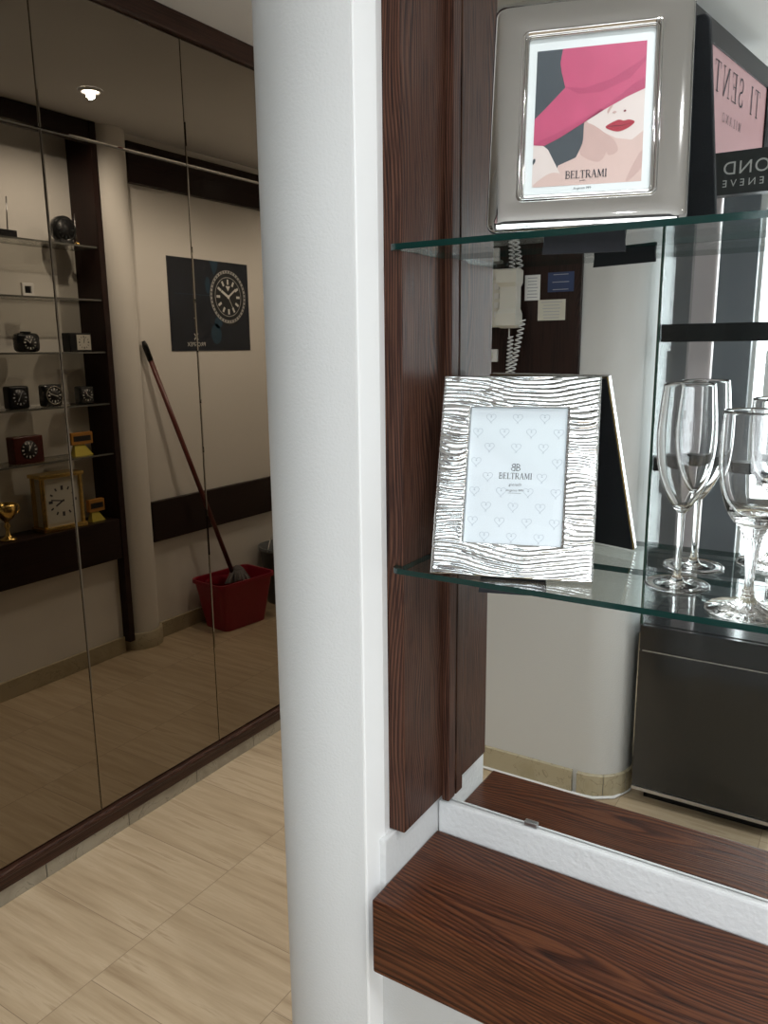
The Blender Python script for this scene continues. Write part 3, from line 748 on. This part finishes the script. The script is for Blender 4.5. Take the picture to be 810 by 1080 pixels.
# top shelf
t = clock_root('alarm_clock', 'round black clock on a small base on the topmost clock shelf', 2.376, ZC[0])
mt = Matrix.Translation((0, 0, .064)) @ Matrix.Rotation(PI / 2, 4, 'X')
b = B(M['black_gloss']); b.lathe([(.0003, -.022), (.050, -.022), (.057, -.016), (.058, 0), (.057, .016), (.050, .021), (.045, .018), (.0003, .018)], n=40, mtx=mt); b.build('case', t)
dial(t, 0, .064, .044, -.0185, 'clock_black', 'sign_dark', None, (130, 45))
b = B(M['black_gloss']); b.box(-.036, .036, -.022, .022, 0, .018, .005); b.build('base', t)
t = clock_root('display_stand', 'slim dark display stand with two upright rods on the topmost clock shelf', 2.085, ZC[0], cat='stand', group=None)
b = B(M['black']); b.box(-.045, .035, -.03, .03, 0, .030, .003); b.build('base', t)
b = B(M['black']); b.box(.016, .030, -.008, .008, .03, .115, .002); b.build('block', t)
b = B(M['steel']); b.tube([(-.022, 0, .03), (-.030, 0, .165)], .0028, 8); b.build('rod', t)
t = clock_root('ring_holder', 'thin upright rod with a small gold knob beside the round black clock', 2.447, ZC[0], cat='stand', group=None)
b = B(M['gold']); b.lathe([(.010, 0), (.012, .004), (.011, .012), (.006, .018), (.003, .020)], n=20, cap0=True, cap1=True); b.build('knob', t)
b = B(M['steel']); b.tube([(0, .006, .018), (0, .006, .14)], .0018, 8); b.build('rod', t)
# second shelf
t = clock_root('small_frame', 'tiny white square frame with a dark centre on a clock shelf', 2.172, ZC[1], cat='photo frame', group=None)
b = B(M['frosted'])
def sq(w, y): return [Vector((-w, y, .028 - w)), Vector((w, y, .028 - w)), Vector((w, y, .028 + w)), Vector((-w, y, .028 + w))]
b.loops([sq(.028, .006), sq(.028, -.004), sq(.026, -.006), sq(.016, -.006), sq(.014, -.002)], True, True, False, 0, False); b.build('moulding', t)
b = B(M['black']); b.box(-.0145, .0145, -.002, .002, .0135, .0425); b.build('print', t)
b = B(M['frosted']); b.box(-.012, .012, .006, .030, 0, .004); b.build('support_leaf', t)
# third shelf
t = block_clock('rounded black alarm clock with black dial on the clock shelf below the white frame', 2.142, ZC[2], .112, .082, .05, 'black_gloss', 'clock_black', 'poster_white', .026, None, (330, 50), .032)
b = B(M['black']); b.box(-.020, .020, -.012, .012, .0815, .088, .003); b.build('snooze_button', t)
t = block_clock('black box clock with a square white dial on a clock shelf', 2.398, ZC[2], .118, .084, .055, 'black', 'clock_face', 'ink', .004, (.074, .068), (350, 345), .032, 0, False, -.016)
# fourth shelf
block_clock('square black alarm clock with thin hands on the clock shelf', 2.068, ZC[3], .096, .098, .05, 'black', 'clock_black', 'ink_grey', .012, None, (150, 335), .036)
t = clock_root('alarm_clock', 'black alarm clock with a round chrome ring around its dial', 2.234, ZC[3])
b = B(M['black_gloss']); b.box(-.046, .046, -.024, .024, 0, .098, .014, 0, 4); b.build('case', t)
mt = Matrix.Translation((-.004, -.024, .050)) @ Matrix.Rotation(PI / 2, 4, 'X')
b = B(M['chrome']); b.lathe([(.041, -.001), (.0415, .004), (.039, .006), (.0365, .003)], n=36, mtx=mt); b.build('bezel', t)
dial(t, -.004, .050, .036, -.0252, 'clock_black', 'poster_white', None, (250, 70))
block_clock('small black clock with a glossy pale dial at the shelf end by the dark board', 2.414, ZC[3], .080, .082, .045, 'black_gloss', 'clock_black', 'poster_white', .010, None, (30, 235), .030)
# fifth shelf
block_clock('red brown wooden table clock with white numerals on black', 2.086, ZC[4], .142, .118, .055, 'mahogany', 'clock_black', 'poster_white', .005, None, (350, 330), .040)
def gold_clock(label, y, z, w, h, lift):
    t = clock_root('travel_clock', label, y, z)
    b = B(M['orange']); b.box(-w / 2, w / 2, -.012, .012, lift, lift + h, .003); b.build('case', t)
    b = B(M['clock_black']); b.box(-w * .40, w * .40, -.0132, -.011, lift + h * .28, lift + h * .72); b.build('display', t)
    if lift > .01:
        b = B(M['yellow'])
        b.loops([[Vector((-w * .42, -.02, 0)), Vector((w * .42, -.02, 0)), Vector((w * .42, .02, 0)), Vector((-w * .42, .02, 0))], [Vector((-w * .10, -.006, lift + .001)), Vector((w * .34, -.006, lift + .001)), Vector((w * .34, .006, lift + .001)), Vector((-w * .10, .006, lift + .001))]], True, True, True, 0, False)
        b.build('stand', t)
    return t
gold_clock('flat amber travel clock with a black slit on a yellow stand', 2.372, ZC[4], .118, .056, .052)
ZL = .698
gold_clock('smallest amber travel clock, on the dark ledge beside the gilt carriage clock', 2.422, ZL, .088, .060, .046)
t = clock_root('carriage_clock', 'large gilt carriage clock with a cream dial on the dark ledge', 2.222, ZL, 0.06)
b = B(M['gold'])
for s_ in (-1, 1):
    for q in (-1, 1):
        b = B(M['gold']); b.box(s_ * .095 - .008, s_ * .095 + .008, q * .038 - .007, q * .038 + .007, .022, .245, .003); b.build('pillar', t)
b = B(M['gold']); b.box(-.110, .110, -.052, .052, 0, .022, .004); b.build('base', t)
b = B(M['gold']); b.box(-.110, .110, -.052, .052, .245, .262, .004); b.build('top', t)
b = B(M['clock_face']); b.box(-.088, .088, -.036, .036, .022, .245); b.build('body', t)
dial(t, 0, .135, .078, -.0372, 'clock_face', 'ink', (.158, .20), (120, 80))
t = clock_root('gilt_trophy', 'gilt figure cup on a round foot at the end of the dark ledge', 1.962, ZL, cat='ornament', group=None)
b = B(M['gold']); b.lathe([(.034, 0), (.034, .006), (.022, .012), (.010, .022), (.007, .05), (.014, .062), (.008, .075), (.012, .085), (.030, .10), (.042, .125), (.045, .16), (.042, .16), (.036, .125), (.0003, .105)], n=28, cap0=True); b.build('cup', t)
for s_ in (-1, 1):
    b = B(M['gold']); b.tube([(s_ * .043, 0, .145), (s_ * .060, 0, .150), (s_ * .066, 0, .130), (s_ * .055, 0, .112), (s_ * .034, 0, .108)], .003, 8); b.build('handle', t)

# poster with the diver's watch
t = thing('watch_poster', 'dark navy poster of a steel diver watch on the corridor wall', 'poster', (-.7255, 3.255, 1.495))
pt = lambda y, z, l=0: Vector((-.0028 - .00025 * l, y, z))
b = B(M['poster'], M['poster_glow'], M['poster_steel'], M['poster_dial'], M['poster_white'])
b.box(-.0028, 0, -.302, .302, 0, .474)
def disc(cy, cz, ry, rz, l, mi, n=40):
    b.flat([pt(cy + ry * math.cos(2 * PI * k / n), cz + rz * math.sin(2 * PI * k / n), l) for k in range(n)], mi)
WY, WZ = .135, .290
b.flat([pt(.0, .474, 1), pt(.07, .474, 1), pt(.05, .42, 1), pt(.03, .40, 1)], 1)
disc(-.02, .345, .018, .045, 1, 1, 16)
disc(.03, .09, .040, .055, 1, 1, 20); disc(.05, .15, .03, .03, 1, 1, 16)
b.flat([pt(WY - .075, WZ + .08, 2), pt(WY + .075, WZ + .08, 2), pt(WY + .06, WZ + .142, 2), pt(WY - .06, WZ + .142, 2)], 3)
b.flat([pt(WY - .085, WZ - .08, 2), pt(WY + .085, WZ - .08, 2), pt(WY + .065, WZ - .155, 2), pt(WY - .045, WZ - .155, 2)], 3)
disc(WY, WZ, .140, .142, 3, 2); disc(WY, WZ, .124, .126, 4, 3); disc(WY, WZ, .104, .106, 5, 2); disc(WY, WZ, .100, .102, 6, 3)
for k in range(40):
    a = 2 * PI * k / 40; ribbon(b, [(WY + .127 * math.cos(a), WZ + .129 * math.sin(a)), (WY + .137 * math.cos(a), WZ + .139 * math.sin(a))], .006, lambda y, z: pt(y, z, 7), 3)
for k in range(12):
    a = 2 * PI * k / 12; ribbon(b, [(WY + .066 * math.cos(a), WZ + .067 * math.sin(a)), (WY + .090 * math.cos(a), WZ + .092 * math.sin(a))], .013, lambda y, z: pt(y, z, 7), 4)
for a, ln, wd in ((150, .06, .014), (35, .075, .010), (-60, .09, .003)):
    a = math.radians(a); ribbon(b, [(WY, WZ), (WY + ln * math.cos(a), WZ + ln * math.sin(a))], wd, lambda y, z: pt(y, z, 8), 4)
disc(WY, WZ, .010, .010, 9, 4, 16)
b.flat([pt(WY - .018, WZ + .058, 8), pt(WY + .018, WZ + .058, 8), pt(WY, WZ + .030, 8)], 4)
ribbon(b, [(-.26, .292), (.02, .292)], .004, lambda y, z: pt(y, z, 2), 1)
pr = b.build('print', t)
b = B(M['poster_white'])
plain_text(b, 'PROSPEX', lambda x, y: pt(-.125 - x, .024 + y, 2), 0, 0, .021, 0, 1.1)
for s_ in (-1, 1): ribbon(b, [(-.125 - .014, .058 + (0 if s_ > 0 else .032)), (-.125 + .014, .058 + (.032 if s_ > 0 else 0))], .005, lambda y, z: pt(y, z, 2))
ribbon(b, [(-.132, .170), (-.118, .170)], .006, lambda y, z: pt(y, z, 2))
b.build('lettering', pr)

# mop and buckets
def bucket(t, w0, d0, w1, d1, h, m_, r0=.03, r1=.04):
    def lp(w, d, r, z): return [Vector((p.x - w / 2, p.z - d / 2, z)) for p in rrect2(w, d, r)]
    b = B(m_)
    b.loops([lp(w0, d0, r0, 0), lp(w1, d1, r1, h), lp(w1 + .016, d1 + .016, r1 + .005, h), lp(w1 + .016, d1 + .016, r1 + .005, h - .02), lp(w1 + .010, d1 + .010, r1 + .004, h - .02)], cap0=True, smooth=False)
    b.loops([lp(w0 - .006, d0 - .006, r0, .004), lp(w1 - .006, d1 - .006, r1, h - .001), lp(w1, d1, r1, h)], cap0=True, smooth=False)
    return b.build('tub', t)
def rrect2(w, d, r, n=5):
    pts = []
    for cx, cz, a in ((w - r, r, -90), (w - r, d - r, 0), (r, d - r, 90), (r, r, 180)):
        for k in range(n + 1):
            q = math.radians(a + 90 * k / n); pts.append(Vector((cx + r * math.cos(q), 0, cz + r * math.sin(q))))
    return pts
t = thing('mop_bucket', 'red plastic mop bucket standing on the corridor floor', 'bucket', (-.905, 3.135, 0), (0, 0, PI / 2 + .13))
bucket(t, .285, .19, .385, .255, .275, M['red_plastic'])
b = B(M['white_plastic2']); b.tube([(-.05, -.142, .262), (-.04, -.160, .250), (0, -.166, .244), (.10, -.166, .244), (.14, -.160, .250), (.15, -.142, .262)], .007, 10); b.build('handle', t)
b = B(M['red_plastic']); b.lathe([(.10, .262), (.055, .185), (.050, .185), (.094, .266)], (-.07, 0, 0), 24); b.build('wringer', t)
t = thing('mop', 'mop with a dark red handle, leaning on the wall from the red bucket', 'mop', (-.905, 3.17, .06))
hd = Vector((-.745, 2.752, 1.545)); ft = Vector((-.905, 3.165, .20)); o0 = Vector((-.905, 3.17, .06))
d_ = (hd - ft)
b = B(M['red_wood']); b.tube([ft - o0, ft + d_ * .93 - o0], .0125, 12); b.build('handle', t)
b = B(M['black']); b.tube([ft + d_ * .93 - o0, ft + d_ * .985 - o0, hd - o0], [.0145, .0145, .008], 12); b.build('grip', t)
b = B(M['mop'])
for k in range(40):
    a = 2 * PI * k / 40 + random.uniform(-.1, .1); r_ = random.uniform(.03, .085); z_ = random.uniform(.0, .1)
    b.tube([(0, 0, .21), (.03 * math.cos(a), .03 * math.sin(a), .235), (r_ * math.cos(a), r_ * math.sin(a), .17), (r_ * math.cos(a) * 1.05, r_ * math.sin(a) * 1.05, z_)], .0085, 6)
b.lathe([(.012, .26), (.030, .245), (.040, .215), (.030, .20)], n=20, cap0=True, cap1=True)
tag(b.build('mop_head', t), 'grey yarn mop head')
t = thing('grey_bucket', 'round dark grey bucket behind the red mop bucket', 'bucket', (-.895, 3.60, 0))
b = B(M['grey_plastic']); b.lathe([(.115, 0), (.150, .345), (.160, .345), (.160, .325), (.154, .32)], n=36, cap0=True); b.lathe([(.110, .004), (.146, .344), (.150, .345)], n=36, cap0=True); b.build('tub', t)
b = B(M['steel']); b.tube([(.0, -.161, .335)] + [(.05 * math.sin(PI * k / 10), -.161 + .322 * k / 10, .335 + .10 * math.sin(PI * k / 10)) for k in range(1, 10)] + [(0, .161, .335)], .003, 8); b.build('handle', t)

# ================================================================== WALL BEHIND THE CAMERA (seen in the clear mirror)
YW = -.20
t = thing('phone_board', 'very dark wooden board on the white wall carrying the telephone and cards', 'board', (-1.0, YW, 1.25))
b = B(M['wood_darkz']); b.box(-.30, .195, .0005, .018, 0, .56, .002); b.build('board_panel', t)
b = B(M['wood_darkz']); b.box(-.30, .200, .0005, .030, .50, .52, .002); b.build('lip', t)
YB = YW + .018
t = thing('wall_telephone', 'white wall telephone with keypad, handset and curly cord', 'telephone', (-1.072, YB, 1.56))
b = B(M['white_plastic']); b.box(-.075, .055, .0005, .045, 0, .150, .010, 0, 3); b.build('body', t)
b = B(M['white_plastic2'])
for i in range(3):
    for j in range(4): b.box(-.040 + i * .026 - .008, -.040 + i * .026 + .008, .044, .049, .030 + j * .028, .048 + j * .028, .002)
b.build('keypad', t)
b = B(M['white_plastic'])
b.loops([[Vector((.058 + s * hx, .028 + y, z)) for s, y in ((-1, 0), (1, 0), (1, hy), (-1, hy))] for z, hx, hy in ((-.004, .024, .034), (.004, .034, .056), (.040, .033, .054), (.055, .027, .038), (.120, .027, .038), (.132, .033, .054), (.168, .034, .056), (.176, .024, .034))], True, True, True, 0, False)
b.build('handset', t)
b = B(M['white_plastic']); b.box(-.012, .018, .004, .030, .150, .205, .004); b.build('hook', t)
b = B(M['white_plastic2'])
def coil(x0, x1, z0, z1, r, turns, y=.045):
    n = turns * 10; return [(x0 + (x1 - x0) * k / n + r * math.cos(2 * PI * k / 10), y + r * math.sin(2 * PI * k / 10), z0 + (z1 - z0) * k / n) for k in range(n + 1)]
b.tube([(.058, .05, 0), (.058, .05, -.03)] + coil(.062, .055, -.03, -.17, .008, 12), .0022, 6)
b.build('cord', t)
b = B(M['white_plastic2']); b.tube(coil(.098, .060, .02, -.17, .009, 14, .040), .0022, 6); b.build('cord', t)
b = B(M['white_plastic2']); b.tube(coil(.070, .080, .27, .178, .008, 8, .040), .0022, 6); b.build('cord', t)
b = B(M['white_plastic2']); b.box(-.024, .024, .0005, .012, 0, .040, .003); s = b.build('switch_plate', None)
t = thing('light_switch', 'small white switch plate low on the dark board under the telephone', 'switch', (-1.095, YB, 1.452))
s.parent = t
b = B(M['white_plastic']); b.box(-.012, .012, .012, .015, .010, .030, .001); b.build('rocker', t)
def card(label, x0, x1, z0, z1, m_, ink, rows, name='note_card'):
    t = thing(name, label, 'card', ((x0 + x1) / 2, YB, z0))
    w_, h_ = x1 - x0, z1 - z0
    b = B(M[m_]); b.box(-w_ / 2, w_ / 2, .0005, .002, 0, h_); b.build('sheet', t)
    b = B(M[ink])
    for k in range(rows):
        z_ = h_ * (.12 + .76 * k / max(1, rows - 1)); l_ = w_ * random.uniform(.28, .40)
        ribbon(b, [(-l_, z_), (l_, z_)], h_ * .035, lambda u, v: Vector((u, .0024, v)))
    b.build('printed_lines', t)
card('narrow white card with grey lines pinned beside the telephone', -.985, -.935, 1.640, 1.716, 'paper_white', 'ink_grey', 7)
card('dark blue card with pale print at the top of the dark board', -.910, -.828, 1.662, 1.720, 'blue_card', 'ink_grey', 3)
card('wide cream card with printed rows under the dark blue card', -.940, -.852, 1.578, 1.640, 'cream', 'ink_grey', 6)

# showcase: dark base cabinet, glass case, two black bars, sign board
t = thing('display_cabinet', 'black showcase with drawer base, glass sides and black cross bars', 'cabinet', (-.36, -.46, 0))
X0, X1, Y0, Y1 = -.59, -.13, -.68, -.25
L0 = Vector((-.36, -.46, 0))
b = B(M['black_gloss']); b.box(X0 + .004, X1 - .004, Y0, Y1 - .018, .055, .625, .003); b.build('carcass', t).location = -L0
b = B(M['black']); b.box(X0 + .03, X1 - .03, Y0 + .03, Y1 - .05, 0, .055); b.build('plinth', t).location = -L0
b = B(M['black_gloss']); b.box(X0, X1, Y1 - .018, Y1, .060, .536, .002); b.build('door', t).location = -L0
b = B(M['black_gloss']); b.box(X0, X1, Y1 - .018, Y1, .540, .622, .002); b.build('drawer', t).location = -L0
b = B(M['steel']); b.box(X0, X1, Y1 - .016, Y1 + .002, .046, .058, .001); b.build('metal_strip', t).location = -L0
b = B(M['steel']); b.box(X0 + .01, X1 - .01, Y1 - .01, Y1 + .0012, .5365, .5395); b.build('metal_strip', t).location = -L0
for args in ((X0, X0 + .006, Y0, Y1), (X0 + .0065, X1 - .0065, Y1 - .006, Y1), (X1 - .006, X1, Y0, Y1)):
    b = B(M['side_pane']); b.box(*args, .626, 1.90); b.build('glass_side', t).location = -L0
b = B(M['mirror_edge']); b.box(X0 - .002, X0 + .006, Y1 - .008, Y1 + .001, .626, 1.905); b.build('glass_edge', t).location = -L0
for z0, z1 in ((1.508, 1.560), (1.120, 1.163)):
    b = B(M['black']); b.box(X0 + .008, X1 - .008, Y1 - .06, Y1 - .008, z0, z1, .002); b.build('cross_bar', t).location = -L0
# sign board along the top of the showcase
t = thing('sign_board', 'charcoal sign board with silver lettering on top of the black showcase', 'sign', (-.36, -.25, 1.905))
b = B(M['sign_dark']); b.box(-.23, .30, -.05, 0, 0, .112, .002); b.build('board', t)
b = B(M['sign_text'])
put = lambda x, y: Vector((.30 - x, .0010, y))
plain_text(b, 'DIAMOND W', lambda x, y: Vector((-x, .0010, y)), -.010, .052, .033, 0, 1.14, True)
plain_text(b, 'GENEVE', lambda x, y: Vector((-x, .0010, y)), .012, .020, .018, 0, 1.6, True)
b.build('lettering', t)
# pink light box running back from the showcase
ang = math.atan2(-.989, .146)
t = thing('light_box', 'long pink sign with dark serif lettering in a black frame near the ceiling', 'sign', (-.52, -.48, 2.03), (0, 0, ang))
# local x runs away from the mirror; visible face is local +y (toward +X)
b = B(M['black']); 
b.box(-.22, .53, -.05, -.004, 0, .388, .002)
b.box(-.22, .53, -.004, .006, .327, .388, .002); b.box(.505, .53, -.004, .006, 0, .327, .002)
b.build('box_frame', t)
b = B(M['pink']); b.box(-.215, .505, -.004, 0, .002, .327); b.build('face', t)
b = B(M['ink'])
# read from +X: letters run toward +Y, i.e. toward local -x
putp = lambda x, y: Vector((.165 - x, .0012, y))
serif_text(b, 'TI SENTO', putp, -.004, .213, .085, 0.20, .75)
serif_text(b, 'MILANO', putp, -.005, .142, .026, .55, .9) if all(c in GLY for c in 'MILANO') else None
b.build('lettering', t)
# pale pink pillar and grey board further back
b = B(M['pink_pale']); b.box(-.598, -.516, -.75, -.70, .0, 1.995, .012, 0, 3)
tag(b.build('display_pillar', None, (-.56, -.75, 0)), 'slim pale pink display pillar behind the black showcase', 'pillar')
b = B(M['graphite']); b.box(-.66, -.46, -1.24, -1.20, 0, 1.99, .003)
tag(b.build('exhibition_board', None, (-.53, -1.22, 0)), 'tall slate grey display panel standing before the shop window', 'panel')
# posters in the shop window
t = thing('window_poster', 'white poster stuck low on the shop window glass', 'poster', (-.36, -1.93, .75))
b = B(M['paper_white']); b.box(-.13, .13, 0, .003, 0, .72); b.build('sheet', t)
b = B(M['ink_grey']); 
for k in range(6): ribbon(b, [(-.09, .60 - k * .08), (.02 + .01 * (k % 3), .60 - k * .08)], .014, lambda u, v: Vector((u, .0036, v)))
b.build('printed_lines', t)

# ================================================================== LAMPS
def downlight(x, y, power, color, label, angle=110, glow='lamp', r=.032, tilt=(0, 0, 0)):
    t = thing('downlight', label, 'lamp', (x, y, CEIL), (0, 0, 0), 'round ceiling spotlights')
    b = B(M['white_plastic2']); b.lathe([(r, -.004), (r + .004, -.010), (r + .014, -.008), (r + .016, -.0005)], n=32); b.build('ring', t)
    b = B(M[glow]); b.lathe([(r, -.004), (.0003, -.006)], n=32); b.build('bulb', t)
    l = bpy.data.lights.new('spotlight', 'SPOT'); l.energy = power; l.color = color; l.spot_size = math.radians(angle); l.spot_blend = .6; l.shadow_soft_size = .016
    o = bpy.data.objects.new('spotlight', l); COL.objects.link(o); o.location = (0, 0, -.018); o.rotation_euler = tilt; o.parent = t
WARM = (1.0, .94, .86); COOL = (.97, .985, 1.0); WARM2 = (1.0, .95, .88)
downlight(-1.117, 2.248, 30, WARM, 'bright round ceiling spotlight in the mirrored corridor by the clock niche', 165)
downlight(-1.50, 2.95, 46, WARM, 'added unseen ceiling spotlight in the corridor across from the watch poster', 150)  # unseen lamp added to broaden the corridor light, hidden behind the pier
downlight(-1.35, 3.90, 26, WARM, 'added unseen ceiling spotlight far down the corridor past the buckets', 150)  # another unseen lamp, added to brighten the poster wall from further down
downlight(-1.40, .95, 40, WARM2, 'round ceiling spotlight over the floor in front of the bronze mirrors', 68, 'lamp_cool')
downlight(-.05, .70, 16, COOL, 'round ceiling spotlight close in front of the shelf niche', 120, 'lamp_cool')
downlight(.42, .30, 30, COOL, 'round ceiling spotlight between the shelf niche and the showcase', 130, 'lamp_cool')
downlight(.35, -.9, 30, COOL, 'round ceiling spotlight over the shop window', 130, 'lamp_cool')
downlight(1.2, .1, 40, COOL, 'round ceiling spotlight near the plain side wall', 130, 'lamp_cool')
